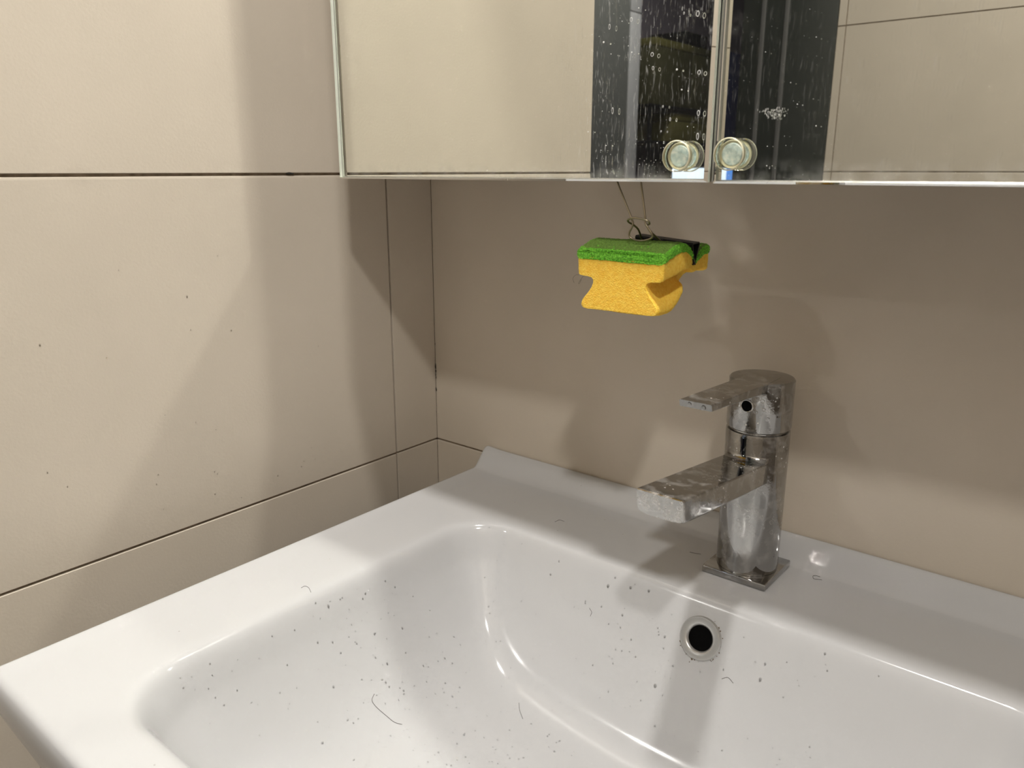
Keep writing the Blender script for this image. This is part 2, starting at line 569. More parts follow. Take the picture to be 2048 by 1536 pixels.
# grout planes sit TILE_T behind the nominal wall planes (x = 0, y = 0)
JAMB_N, JAMB_F = -0.644, ROOM_Y + 0.004          # doorway in the left wall runs from here to the far corner
wl = struct(box('wall_left', -0.16, -TILE_T, JAMB_N, 0.16, FLOOR, CEIL, M['grout']))
lay_tiles(wl, (-TILE_T, -TILE_T * 0, 0), (0, -1, 0), (0, 0, 1), (1, 0, 0), [(-0.0012, 0.0640), (0.0640, 0.6440)], rows)
wb = struct(box('wall_back', -TILE_T, ROOM_X + 0.1, TILE_T, 0.16, FLOOR, CEIL, M['grout']))
lay_tiles(wb, (0, TILE_T, 0), (1, 0, 0), (0, 0, 1), (0, -1, 0), [(-0.0010, 0.60), (0.60, 1.20), (1.20, ROOM_X)], rows)
wf = struct(box('wall_front', 0.0, ROOM_X + 0.1, ROOM_Y - 0.16, ROOM_Y - TILE_T, FLOOR, CEIL, M['grout']))
lay_tiles(wf, (0, ROOM_Y - TILE_T, 0), (1, 0, 0), (0, 0, 1), (0, 1, 0), [(0.0, 0.018), (0.018, 0.618), (0.618, 1.218), (1.218, ROOM_X)], rows)
struct(box('wall_right', ROOM_X, ROOM_X + 0.1, ROOM_Y - 0.16, 0.16, FLOOR, CEIL, M['right_wall']))
struct(box('floor', -1.9, ROOM_X + 0.1, -5.0, 0.16, FLOOR - 0.1, FLOOR, M['floor']))
struct(box('ceiling', -1.9, ROOM_X + 0.1, -5.0, 0.16, CEIL, CEIL + 0.1, M['plaster']))

# chipped grout and mould in the left corner
bm = bmesh.new()
for y, z, rx, rz in ((-0.1808, 0.0008, 0.0035, 0.0011), (-0.1775, 0.0003, 0.0022, 0.0007), (-0.0905, 0.0002, 0.0030, 0.0006)):
    bmesh.ops.create_icosphere(bm, subdivisions=2, radius=1.0, matrix=Matrix.Translation((-0.0004, y, z)) @ Matrix.Diagonal((0.0009, rx, rz, 1)))
o = bm_obj('grout_chip', bm, M['mould'], wl, smooth=True)
bm = bmesh.new()
rm = random.Random(3)
for z, s in ((-0.2135, 1.5), (-0.2165, 1.0), (-0.2205, 1.1), (-0.2242, 0.9), (-0.2285, 0.7), (-0.2415, 1.1), (-0.2425, 0.9), (-0.2285, 0.6), (-0.188, 0.6), (-0.3120, 0.6)):
    for k in range(3):
        bmesh.ops.create_icosphere(bm, subdivisions=2, radius=0.0007 * s * rm.uniform(0.5, 1.2),
            matrix=Matrix.Translation((0.0006 + rm.uniform(0, 0.0007), -0.0006, z + rm.uniform(-0.0015, 0.0015))) @ Matrix.Diagonal((0.6, 0.6, rm.uniform(1, 2.2), 1)))
o = bm_obj('mould_speck', bm, M['mould'], wl, smooth=True)
o['kind'] = 'stuff'

# ------------------------------------------------------------------ doorway and the dark corridor behind it (seen in the mirror)
dr = struct(box('door_1', -0.215, 0.0, JAMB_F - 0.20, JAMB_F, FLOOR, CEIL, M['anthracite'], bevel=0.001))
box('frame_strip', -0.116, -0.106, JAMB_F, JAMB_F + 0.004, FLOOR, CEIL - 0.01, M['dark_strip'], dr, bevel=0.001)
box('frame_strip', -0.170, -0.160, JAMB_F, JAMB_F + 0.004, FLOOR, CEIL - 0.01, M['dark_strip'], dr, bevel=0.001)
struct(box('wall_corridor_side', -1.75, -1.6, -4.9, 0.1, FLOOR, CEIL, M['corridor']))
struct(box('wall_corridor_end', -1.6, ROOM_X, -4.95, -4.8, FLOOR, CEIL, M['corridor']))
struct(box('wall_corridor_near', -1.6, -0.165, 0.0, 0.12, FLOOR, CEIL, M['corridor']))
struct(box('wall_corridor_far', 0.0, 0.1, -4.8, ROOM_Y - 0.2, FLOOR, CEIL, M['corridor']))

# ------------------------------------------------------------------ ceiling downlights
for i, (lx, ly) in enumerate(LAMPS):
    t = thing('ceiling_downlight', ('white round ceiling downlight above the middle of the bathroom floor', 'white round ceiling downlight close above the washbasin')[i], 'lamp', (lx, ly, CEIL), 'ceiling downlights')
    bm = bmesh.new()
    add_lathe(bm, [(0.056, -0.001), (0.058, -0.006), (0.066, -0.008), (0.070, -0.005), (0.070, 0.0)], Matrix(), 48, False, False)
    bm_obj('trim_ring', bm, M['cabinet'], t, smooth=True)
    ld = bpy.data.lights.new('downlight_lamp', 'AREA')
    ld.shape = 'DISK'
    ld.size = 0.11
    ld.energy = LAMP_POWER
    ld.color = (1.0, 0.965, 0.915)
    lo = bpy.data.objects.new('downlight_lamp', ld)
    col.objects.link(lo)
    lo.parent = t
    lo.location = (0, 0, -0.004)

# ------------------------------------------------------------------ washbasin
SX0, SX1, SY0, SY1 = 0.079, 0.729, -0.500, -0.0004
BX0, BX1, BYF, BYB = 0.166, 0.642, -0.456, -0.1155
RC = 0.045

def smin(a, b2, k):
    m_ = min(a, b2)
    return m_ - math.log(math.exp(-k * (a - m_)) + math.exp(-k * (b2 - m_))) / k

def splus(d, wd):
    t_ = d / wd
    return d if t_ > 30 else wd * math.log1p(math.exp(t_))

def prof_back(d, D):
    return smin(2.45 * splus(d, 0.0016), D, 110.0)

def prof_side(d, D):
    s = splus(d, 0.0028)
    return D * (1 - math.exp(-s / 0.041))

def basin_depth(x, y):
    dx = min(x - BX0, BX1 - x)
    dyb, dyf = BYB - y, y - BYF
    dy = min(dyb, dyf)
    D = 0.128 + 0.012 * math.exp(-(((x - 0.404) / 0.12) ** 2 + ((y + 0.27) / 0.10) ** 2))
    if dx < RC and dy < RC:
        u_, v_ = RC - dx, RC - dy
        rho = math.hypot(u_, v_)
        d = RC - rho
        wgt = (v_ / rho) ** 2 if rho > 1e-9 else 0.5
        pb = prof_back(d, D) if dyb < dyf else prof_side(d, D)
        return wgt * pb + (1 - wgt) * prof_side(d, D)
    a = prof_side(dx, D)
    c = smin(prof_back(dyb, D), prof_side(dyf, D), 200.0) if dyb < 0.2 else prof_side(dyf, D)
    return smin(a, c, 130.0)

def deck_z(x, y):
    z = DECK
    # rear upstand with a concave foot
    t_ = (y + 0.0262) / 0.0228
    t_ = max(0.0, min(1.0, t_))
    z += 0.0190 * t_ * t_ * (3 - 2 * t_)
    # rounded outer edges
    for e, r_ in ((x - SX0, 0.004), (SX1 - x, 0.004), (y - SY0, 0.008), (SY1 - y, 0.003)):
        if e < r_:
            z -= r_ - math.sqrt(max(0.0, r_ * r_ - (r_ - e) ** 2))
    # very slight raised outer lip on the left
    z += 0.0012 * math.exp(-((x - SX0) / 0.012) ** 2)
    return z

def spaced(a, b2, step, fine_zones, fine):
    out, x = [], a
    while x < b2 - 1e-9:
        out.append(x)
        st = fine if any(z0 <= x <= z1 for z0, z1 in fine_zones) else step
        x += st
    out.append(b2)
    return out

xs = spaced(SX0, SX1, 0.0040, [(SX0 - 1, SX0 + 0.006), (BX0 - 0.012, BX1 + 0.012), (SX1 - 0.006, 9)], 0.0016)
ys = spaced(SY0, SY1, 0.0040, [(SY0 - 1, SY0 + 0.010), (BYF - 0.012, BYB + 0.012), (-0.03, 1)], 0.0016)
NX, NY = len(xs), len(ys)
Hm = [[0.0] * NY for _ in range(NX)]
for i, x in enumerate(xs):
    for j, y in enumerate(ys):
        if BX0 - 0.03 < x < BX1 + 0.03 and BYF - 0.03 < y < BYB + 0.03:
            Hm[i][j] = basin_depth(x, y)
import numpy as np
Hn = np.array(Hm)
wgt_ = np.clip((Hn - 0.030) / 0.030, 0, 1)            # relax the creases between the walls of the bowl
for it in range(300):
    avg = Hn.copy()
    avg[1:-1, 1:-1] = (Hn[1:-1, 1:-1] * 4 + Hn[:-2, 1:-1] + Hn[2:, 1:-1] + Hn[1:-1, :-2] + Hn[1:-1, 2:]) / 8
    Hn = Hn + (avg - Hn) * wgt_
Hm = Hn.tolist()

def surf_z(x, y):
    i = max(0, min(NX - 2, next((k for k in range(NX - 1) if xs[k + 1] > x), NX - 2)))
    j = max(0, min(NY - 2, next((k for k in range(NY - 1) if ys[k + 1] > y), NY - 2)))
    a = (x - xs[i]) / (xs[i + 1] - xs[i])
    c = (y - ys[j]) / (ys[j + 1] - ys[j])
    h = (Hm[i][j] * (1 - a) + Hm[i + 1][j] * a) * (1 - c) + (Hm[i][j + 1] * (1 - a) + Hm[i + 1][j + 1] * a) * c
    return deck_z(x, y) - h

OV = Vector((0.404, -0.1270, 0))
OV.z = surf_z(OV.x, OV.y)
def surf_n(x, y, e=0.002):
    return Vector((-(surf_z(x + e, y) - surf_z(x - e, y)) / (2 * e), -(surf_z(x, y + e) - surf_z(x, y - e)) / (2 * e), 1)).normalized()

basin = thing('washbasin', 'white ceramic washbasin with a raised back edge, spattered with water', 'washbasin', (0.404, -0.25, DECK))
def to_local(parent, verts):
    l = Vector(parent.location)
    return [Vector(v) - l for v in verts]
vs, fs = [], []
for i in range(NX):
    for j in range(NY):
        vs.append((xs[i], ys[j], deck_z(xs[i], ys[j]) - Hm[i][j]))
for i in range(NX - 1):
    for j in range(NY - 1):
        fs.append((i * NY + j, (i + 1) * NY + j, (i + 1) * NY + j + 1, i * NY + j + 1))
# apron and underside
edge = [(i, 0) for i in range(NX)] + [(NX - 1, j) for j in range(1, NY)] + [(i, NY - 1) for i in range(NX - 2, -1, -1)] + [(0, j) for j in range(NY - 2, 0, -1)]
base = len(vs)
for i, j in edge:
    vs.append((xs[i], ys[j], DECK - 0.022))
ne = len(edge)
for k in range(ne):
    i, j = edge[k]
    i2, j2 = edge[(k + 1) % ne]
    fs.append((i * NY + j, base + k, base + (k + 1) % ne, i2 * NY + j2))
b3 = len(vs)
cxm, cym = (SX0 + SX1) / 2, (SY0 + SY1) / 2
for i, j in edge:
    vs.append((cxm + (xs[i] - cxm) * 0.80, cym + (ys[j] - cym) * 0.84, DECK - 0.150))
for k in range(ne):
    fs.append((base + k, b3 + k, b3 + (k + 1) % ne, base + (k + 1) % ne))
fs.append(tuple(b3 + k for k in range(ne)))
ob = mesh('basin_bowl', to_local(basin, vs), fs, M['ceramic'], basin, smooth=True)
ob.data.set_sharp_from_angle(angle=math.radians(60))

# overflow: chrome flange, inner sleeve, black disc painted for the shade in the hole
on = surf_n(OV.x, OV.y)
fr_ = frame_at(Vector(OV) - Vector(basin.location), on)
bm = bmesh.new()
add_lathe(bm, [(0.0165, -0.003), (0.0166, 0.0012), (0.0158, 0.0024), (0.0118, 0.0028), (0.0106, 0.0022), (0.0094, 0.0004), (0.0090, -0.002)], fr_, 56, False, False)
ovr = bm_obj('overflow_ring', bm, M['satin'], basin, angle=35)
bm = bmesh.new()
add_lathe(bm, [(0.0, 0.0006), (0.0096, 0.0006)], fr_, 40, False, False)
bm_obj('overflow_hole_shade', bm, M['black'], ovr)
bm = bmesh.new()
rm = random.Random(11)
for k in range(26):
    a = rm.choice([rm.uniform(-0.9, 1.2), rm.uniform(3.6, 5.2)]) if k < 34 else rm.uniform(0, 6.28)
    r_ = 0.0166 + abs(rm.gauss(0, 0.0008)) + (0.003 * rm.random() if 3.9 < a < 4.9 and rm.random() < 0.4 else 0)
    p = fr_ @ Vector((r_ * math.cos(a), r_ * math.sin(a), 0.0002))
    bmesh.ops.create_icosphere(bm, subdivisions=1, radius=rm.uniform(0.0002, 0.0006), matrix=Matrix.Translation(p))
o = bm_obj('grime', bm, M['rust'], ovr)
o['kind'] = 'stuff'
# drain at the bottom of the bowl
dz = surf_z(0.404, -0.27)
bm = bmesh.new()
add_lathe(bm, [(0.032, -0.002), (0.032, 0.001), (0.028, 0.0022), (0.024, 0.001)], frame_at(Vector((0.404, -0.27, dz)) - Vector(basin.location), (0, 0, 1)), 48, False, False)
add_lathe(bm, [(0.0, 0.004), (0.015, 0.0035), (0.022, 0.001), (0.022, -0.001)], frame_at(Vector((0.404, -0.27, dz)) - Vector(basin.location), (0, 0, 1)), 48, False, False)
bm_obj('drain', bm, M['chrome_clean'], basin, smooth=True)

# ------------------------------------------------------------------ vanity unit carrying the washbasin, unseen, added to block light below it
van = basin
vl = Vector(van.location)
def vbox(name, x0, x1, y0, y1, z0, z1, mt, parent, bevel=0.001):
    return box(name, x0 - vl.x, x1 - vl.x, y0 - vl.y, y1 - vl.y, z0 - vl.z, z1 - vl.z, mt, parent, bevel)
M['vanity'] = simple('taupe_laminate', (0.16, 0.135, 0.115), 0.4)
vbox('vanity_carcass', 0.086, 0.722, -0.462, -0.001, -0.86, -0.4625, M['vanity'], van)
for x0, x1 in ((0.086, 0.102), (0.706, 0.722)):
    vbox('vanity_side', x0, x1, -0.462, -0.001, -0.4625, DECK - 0.0225, M['vanity'], van)
for z0, z1 in ((-0.86, -0.60), (-0.596, DECK - 0.026)):
    d_ = vbox('drawer', 0.087, 0.721, -0.481, -0.4625, z0, z1, M['vanity'], van)
    vbox('handle', 0.30, 0.51, -0.492, -0.4812, z1 - 0.030, z1 - 0.018, M['aluminium'], d_)

# ------------------------------------------------------------------ faucet
FX, FY = 0.406, -0.0535
FZ = DECK
tap = thing('faucet', 'chrome single-lever basin faucet streaked with limescale, standing on the washbasin', 'faucet', (FX, FY, FZ))
bm = bmesh.new()
add_box(bm, -0.0265, 0.0265, -0.0265, 0.0265, 0.0004, 0.0062, 0.0009, 2)
bm_obj('base_plate', bm, M['chrome'], tap, angle=35)
R = 0.0243
HB, HT = 0.1235, 0.1630       # head bottom / top above the deck
bm = bmesh.new()
add_lathe(bm, [(R - 0.0012, 0.0058), (R - 0.0003, 0.0066), (R, 0.0080), (R, HB - 0.0030), (R - 0.0004, HB - 0.0016), (R - 0.0022, HB - 0.0012), (R - 0.0022, HB + 0.002)], Matrix(), 72, True, True)
body = bm_obj('body', bm, M['chrome'], tap, angle=35)
# spout: bar that leaves the body towards the front, rising a little, rounded underside at the tip
def spout_section(yy, half, top, bot, rr):
    pts = []
    hw = half
    corner = [(hw - 0.0008, top), (hw, top - 0.0010)]
    low = []
    for k in range(6):
        a = math.pi / 2 * k / 5
        low.append((hw - rr + rr * math.cos(a), bot + rr - rr * math.sin(a)))
    bulge = [(hw * 0.5, bot - 0.0006)]
    right = corner + low + bulge
    left = [(-x_, z_) for x_, z_ in reversed(right)]
    mid_top = []
    return [(x_, yy, z_) for x_, z_ in right + left]
secs = []
S0, S1 = -0.010, -0.1550
def sp_top(yy):
    return 0.0995 + (-(yy + 0.0) - 0.0) * 0.112
for yy, rr, dh in ((S0, 0.0012, 0.0), (-0.03, 0.0012, 0), (-0.06, 0.0012, 0), (-0.09, 0.0014, 0), (-0.12, 0.0020, 0), (-0.143, 0.0030, 0), (-0.1535, 0.0036, 0), (S1, 0.0036, 0.0006)):
    top = sp_top(yy)
    hw = 0.0172 - dh
    secs.append(spout_section(yy, hw, top - dh, top - 0.0172 + dh + (0.0004 if yy > -0.1 else 0), rr))
bm = bmesh.new()
rings = [[bm.verts.new(p) for p in s] for s in secs]
n_ = len(rings[0])
for a, b2 in zip(rings, rings[1:]):
    for k in range(n_):
        bm.faces.new((a[k], a[(k + 1) % n_], b2[(k + 1) % n_], b2[k]))
bm.faces.new(rings[0])
bm.faces.new(rings[-1])
for v_ in rings[-1] + rings[-2]:
    v_.co.y += max(0.0, sp_top(-0.155) - 0.001 - v_.co.z) * 0.16
me_sp = bm_obj('spout', bm, [M['chrome'], M['chrome_tip']], tap, angle=30)
for p in me_sp.data.polygons:
    if p.center.y < -0.152:
        p.material_index = 1
# soft collar where the spout runs into the body
bm = bmesh.new()
prev = None
nn = 25
ringsC = []
for k in range(nn):
    a = math.radians(-90 + (k / (nn - 1) - 0.5) * 96)
    ring_ = []
    for q in range(7):
        f_ = q / 6
        off = 0.0062 * (1 - math.sin(f_ * math.pi / 2))
        up_ = 0.0068 * (1 - math.cos(f_ * math.pi / 2))
        r_ = R - 0.0006 + off
        x_, y_ = r_ * math.cos(a), r_ * math.sin(a)
        lim = 0.0169
        x_ = max(-lim, min(lim, x_))
        ring_.append(bm.verts.new((x_, y_, sp_top(y_) - 0.0004 + up_)))
    ringsC.append(ring_)
for a, b2 in zip(ringsC, ringsC[1:]):
    for q in range(6):
        bm.faces.new((a[q], a[q + 1], b2[q + 1], b2[q]))
bm_obj('spout_collar', bm, M['chrome'], tap, smooth=True)
# aerator under the tip
bm = bmesh.new()
add_lathe(bm, [(0.0085, -0.0003), (0.0098, -0.0003), (0.0100, 0.004)], Matrix.Translation((0, -0.136, sp_top(-0.136) - 0.0176)), 32, True, True)
bm_obj('aerator', bm, M['chrome_clean'], me_sp, angle=35)
# head with the lever
bm = bmesh.new()
add_lathe(bm, [(R - 0.0016, HB), (R - 0.0002, HB + 0.0010), (R + 0.0002, HB + 0.0026), (R + 0.0002, HT - 0.0012), (R - 0.0008, HT - 0.0001), (R - 0.0016, HT)], Matrix(), 72, True, True)
head = bm_obj('head', bm, M['chrome'], tap, angle=30)
bm = bmesh.new()
lv = []
for yy, zt, th, hw in ((0.004, HT + 0.0004, 0.010, 0.0128), (-0.020, HT + 0.0004, 0.0085, 0.0128), (-0.030, HT + 0.0010, 0.0068, 0.0126), (-0.060, HT + 0.0026, 0.0058, 0.0122), (-0.1122, HT + 0.0052, 0.0048, 0.0117)):
    b_ = 0.0006
    lv.append([bm.verts.new(p) for p in [(-hw, yy, zt - b_), (-hw + b_, yy, zt), (hw - b_, yy, zt), (hw, yy, zt - b_), (hw, yy, zt - th + b_), (hw - b_, yy, zt - th), (-hw + b_, yy, zt - th), (-hw, yy, zt - th + b_)]])
for a, b2 in zip(lv, lv[1:]):
    for k in range(8):
        bm.faces.new((a[k], a[(k + 1) % 8], b2[(k + 1) % 8], b2[k]))
for q in (4, 5, 6, 7):
    lv[-1][q].co.y += 0.0010
bm.faces.new(lv[0])
bm.faces.new(lv[-1])
lever = bm_obj('lever', bm, M['chrome'], tap, angle=30)
# indicator socket in the head
fr_h = frame_at((-0.0005, -R - 0.0002, HB + 0.0215), (0, -1, 0))
bm = bmesh.new()
add_lathe(bm, [(0.0052, -0.002), (0.0052, 0.0002), (0.0046, 0.0007), (0.0041, 0.0004), (0.0039, -0.001)], fr_h, 32, False, False)
so = bm_obj('indicator_socket', bm, M['chrome_clean'], head, smooth=True)
bm = bmesh.new()
add_lathe(bm, [(0.0, 0.0001), (0.0041, 0.0001)], fr_h, 32, False, False)
bm_obj('socket_hole_shade', bm, M['black'], so)  # black disc painted as the shade inside the socket

# ------------------------------------------------------------------ mirror cabinet
cab = thing('mirror_cabinet', 'wall-hung bathroom cabinet with two frameless mirror doors above the washbasin', 'cabinet', (0.409, 0.0, 0.0))
CL = Vector(cab.location)
ZB, ZT = -0.0036, 0.72
X0, XG0, XG1, X1 = 0.0578, 0.4068, 0.4104, 0.7600
def cbox(name, x0, x1, y0, y1, z0, z1, mt, parent, bevel=0.0):
    return box(name, x0 - CL.x, x1 - CL.x, y0 - CL.y, y1 - CL.y, z0, z1, mt, parent, bevel)
cbox('cabinet_body', X0 + 0.002, X1 - 0.002, -0.150, -0.0002, 0.020, ZT, M['cabinet'], cab, 0.001)
cbox('bottom_lip', X0 + 0.004, X1 - 0.004, -0.1490, -0.1472, 0.004, 0.0205, M['aluminium'], cab)

def mirror_door(x0, x1, z0, z1, label):
    YF, YS = DOOR_Y, DOOR_Y + 0.004
    BV = 0.0021
    door = cbox('mirror_door', x0, x1, YS + 0.0004, -0.1505, z0 + 0.0004, z1, M['aluminium'], cab)
    if label:
        door['label'] = label
    # silvered back of the glass, inset by the bevel
    def quad(name, pts, mt, parent):
        return mesh(name, [Vector(p) - CL for p in pts], [tuple(range(len(pts)))], mt, parent)
    quad('mirror', [(x0 + BV, YS, z0 + BV), (x1 - BV, YS, z0 + BV), (x1 - BV, YS, z1 - BV), (x0 + BV, YS, z1 - BV)], M['silver'], door)
    quad('glass_pane', [(x0 + BV, YF, z0 + BV * 0.6), (x1 - BV, YF, z0 + BV * 0.6), (x1 - BV, YF, z1 - BV), (x0 + BV, YF, z1 - BV)], M['film'], door)
    # bevelled border, silvered, and the polished edge itself
    o_ = [(x0, YF + 0.0012, z0), (x1, YF + 0.0012, z0), (x1, YF + 0.0012, z1), (x0, YF + 0.0012, z1)]
    i_ = [(x0 + BV, YF, z0 + BV * 0.6), (x1 - BV, YF, z0 + BV * 0.6), (x1 - BV, YF, z1 - BV), (x0 + BV, YF, z1 - BV)]
    k_ = [(x, YS + 0.0006, z) for x, _, z in o_]
    pv = [Vector(p) - CL for p in o_ + i_ + k_]
    fc, mi = [], []
    for k in range(4):
        fc.append((k, (k + 1) % 4, 4 + (k + 1) % 4, 4 + k))
        mi.append(0)
        fc.append((8 + k, 8 + (k + 1) % 4, (k + 1) % 4, k))
        mi.append(1)
    be = mesh('bevelled_edge', pv, fc, [M['silver'], M['glass_edge']], door)
    for p, q in zip(be.data.polygons, mi):
        p.material_index = q
    return door

dl = mirror_door(X0, XG0, ZB, ZT, 'left mirror door, splashed with dried drips')
dr2 = mirror_door(XG1, X1, ZB - 0.0006, ZT, 'right mirror door with a smudge')
# aluminium profile in the gap between the doors
bm = bmesh.new()
pts = []
for k in range(9):
    a = math.pi * k / 8
    pts.append((0.40861 - 0.0014 * math.cos(a), -0.1655 - 0.0016 * math.sin(a)))
lo_ = [bm.verts.new(Vector((x, y, ZB + 0.0002)) - CL) for x, y in pts]
hi_ = [bm.verts.new(Vector((x, y, ZT)) - CL) for x, y in pts]
for k in range(8):
    bm.faces.new((lo_[k], lo_[k + 1], hi_[k + 1], hi_[k]))
bm_obj('gap_profile', bm, M['aluminium'], cab, smooth=True)

def knob(x, z, door):
    f0 = frame_at(Vector((x, DOOR_Y, z)) - CL, (0, -1, 0))
    bm = bmesh.new()
    add_lathe(bm, [(0.0088, 0.0001), (0.0093, 0.0006), (0.0093, 0.0052), (0.0086, 0.0060), (0.0, 0.0060)], f0, 48, False, False)
    add_lathe(bm, [(0.00935, 0.0052), (0.0094, 0.0055), (0.0090, 0.0060), (0.0088, 0.00605)], f0, 48, False, False, 1)
    add_lathe(bm, [(0.0066, 0.0003), (0.0078, 0.0009), (0.0083, 0.0004)], f0, 48, False, False, 1)
    add_lathe(bm, [(0.0, 0.0008), (0.0060, 0.0008), (0.0067, 0.0002)], f0, 48, False, False, 2)
    k = bm_obj('knob', bm, [M['acrylic'], M['acrylic_rim'], M['frost']], door, angle=30)
    k['label'] = 'clear round acrylic knob'
    return k
knob(0.3882, 0.0118, dl)
knob(0.4222, 0.0126, dr2)

# dried drops on the glass: rings and dots
def limescale(door, spots):
    bm = bmesh.new()
    for x, z, rx, rz, solid in spots:
        n_ = 12
        c = Vector((x, DOOR_Y - 0.0001, z)) - CL
        o_, i_ = [], []
        t_ = 0.0 if solid else (0.70 if rx > 0.0006 else 0.55)
        for k in range(n_):
            a = 2 * math.pi * k / n_
            o_.append(bm.verts.new(c + Vector((rx * math.cos(a), 0, rz * math.sin(a)))))
            if not solid:
                i_.append(bm.verts.new(c + Vector((rx * t_ * math.cos(a), -0.00005, rz * (0.5 + t_ / 2) * math.sin(a) * 0.92))))
        if solid:
            top = bm.verts.new(c + Vector((0, -0.0002, 0)))
            for k in range(n_):
                bm.faces.new((o_[k], o_[(k + 1) % n_], top))
        else:
            for k in range(n_):
                bm.faces.new((o_[k], o_[(k + 1) % n_], i_[(k + 1) % n_], i_[k]))
    o = bm_obj('limescale_spots', bm, M['scale'], door)
    o['kind'] = 'stuff'
SPOTS_L = [(0.3339, 0.0909, 0.00072, 0.00165, 0), (0.3497, 0.0934, 0.00088, 0.00135, 0), (0.3655, 0.072, 0.00104, 0.00127, 0), (0.3665, 0.0641, 0.0008, 0.0012, 0), (0.3947, 0.0918, 0.00104, 0.00165, 0), (0.3977, 0.0595, 0.00112, 0.00127, 0), (0.3382, 0.0405, 0.00072, 0.0021, 0), (0.38, 0.0337, 0.00056, 0.00112, 0), (0.3991, 0.0232, 0.00088, 0.0021, 0), (0.3988, 0.0366, 0.00096, 0.00165, 0), (0.3857, 0.093, 0.00048, 0.00075, 0), (0.3746, 0.0414, 0.00048, 0.00075, 0), (0.3741, 0.0268, 0.00048, 0.0006, 0), (0.3547, 0.0993, 0.0004, 0.00037, 1), (0.3299, 0.0822, 0.00064, 0.0006, 1), (0.3829, 0.0621, 0.00064, 0.0006, 1), (0.3869, 0.0504, 0.00048, 0.00045, 1), (0.321, 0.0875, 0.00032, 0.0003, 1), (0.3431, 0.0931, 0.00032, 0.0003, 1), (0.3483, 0.0784, 0.00032, 0.0003, 1), (0.334, 0.0191, 0.0004, 0.00037, 1), (0.3718, 0.02, 0.0004, 0.00037, 1), (0.392, 0.0291, 0.00032, 0.0003, 1), (0.3569, 0.0225, 0.00024, 0.00022, 1), (0.3196, 0.028, 0.0004, 0.00037, 1), (0.3357, 0.0747, 0.00032, 0.0003, 1), (0.3862, 0.021, 0.0004, 0.00037, 1), (0.3764, 0.0205, 0.00032, 0.0003, 1), (0.351, 0.0745, 0.0004, 0.00037, 1)]
rm = random.Random(21)
for k in range(60):
    SPOTS_L.append((rm.uniform(0.325, 0.402), rm.uniform(0.0, 0.12) if k % 2 else rm.uniform(-0.001, 0.02), rm.uniform(0.00012, 0.00024), rm.uniform(0.00012, 0.00024), 1))
SPOTS_R = [(0.4696, 0.0269, 0.00032, 0.0003, 1), (0.4582, 0.0387, 0.00032, 0.0003, 1), (0.4376, 0.0673, 0.00024, 0.00022, 1), (0.4534, 0.0502, 0.00024, 0.00022, 1), (0.443, 0.0167, 0.00024, 0.00022, 1), (0.4436, 0.006, 0.00032, 0.0003, 1), (0.4454, 0.0045, 0.00024, 0.00022, 1), (0.4652, 0.0724, 0.00024, 0.00022, 1)]
for k in range(16):
    SPOTS_R.append((rm.uniform(0.415, 0.47), rm.uniform(-0.002, 0.09), rm.uniform(0.0001, 0.0002), rm.uniform(0.0001, 0.0002), 1))
# hand smudge with splayed little streaks on the right door
for k in range(70):
    a = rm.gauss(-1.55, 0.55)
    r_ = rm.uniform(0.0035, 0.0085)
    SPOTS_R.append((0.4440 + r_ * math.cos(a) * 1.1, 0.0400 + r_ * math.sin(a), rm.uniform(0.00006, 0.00014), rm.uniform(0.0002, 0.0007), 1))
limescale(dl, SPOTS_L)
limescale(dr2, SPOTS_R)

# ------------------------------------------------------------------ scouring sponge, bent by the clip
TOP = [(-0.1580, -0.0507), (-0.1500, -0.0478), (-0.1400, -0.0452), (-0.1290, -0.0450), (-0.1205, -0.0500), (-0.1155, -0.0570), (-0.1100, -0.0545), (-0.1010, -0.0500), (-0.0920, -0.0478)]
BOT = [(-0.1575, -0.0928), (-0.1480, -0.0930), (-0.1370, -0.0920), (-0.1265, -0.0875), (-0.1180, -0.0820), (-0.1130, -0.0785), (-0.1080, -0.0800), (-0.1005, -0.0860), (-0.0920, -0.0920)]
BSH = [0.0, 0.0, 0.0, -0.001, -0.003, -0.007, -0.013, -0.021, -0.028]     # the far half twists a little
sp = thing('scouring_sponge', 'yellow sponge with a green scouring side, hanging clipped under the mirror cabinet', 'sponge', (0.339, -0.125, -0.072))
SO = Vector(sp.location)
NS = 84
def samp(lst, f_):
    pts = [Vector((a, b2, 0)) for a, b2 in lst]
    c = catmull(pts, 12)
    q = f_ * (len(c) - 1)
    k = min(int(q), len(c) - 2)
    return c[k].lerp(c[k + 1], q - k)
def sampv(lst, f_):
    q = f_ * (len(lst) - 1)
    k = min(int(q), len(lst) - 2)
    return lst[k] + (lst[k + 1] - lst[k]) * (q - k)
half_prof = [(0.0000, 0.0), (0.0270, 0.0), (0.0298, 0.012), (0.0313, 0.04), (0.0316, 0.08), (0.0308, 0.14), (0.0282, 0.22), (0.0252, 0.30), (0.0236, 0.36), (0.0224, 0.42), (0.0218, 0.47), (0.0222, 0.51), (0.0236, 0.537), (0.0262, 0.550), (0.0305, 0.557), (0.0335, 0.567), (0.0345, 0.585), (0.0347, 0.66), (0.0347, 0.76), (0.0346, 0.87)]
def dens(pts, st):
    out = []
    for a, b2 in zip(pts, pts[1:]):
        L_ = math.hypot(b2[0] - a[0], (b2[1] - a[1]) * 0.042)
        n_ = max(1, int(round(L_ / st)))
        for k in range(n_):
            out.append((a[0] + (b2[0] - a[0]) * k / n_, a[1] + (b2[1] - a[1]) * k / n_))
    out.append(pts[-1])
    return out
hp = dens(half_prof, 0.0010)
foam_loop = hp + dens([hp[-1], (-hp[-1][0], hp[-1][1])], 0.0022)[1:-1] + [(-x, t_) for x, t_ in reversed(hp[1:])]
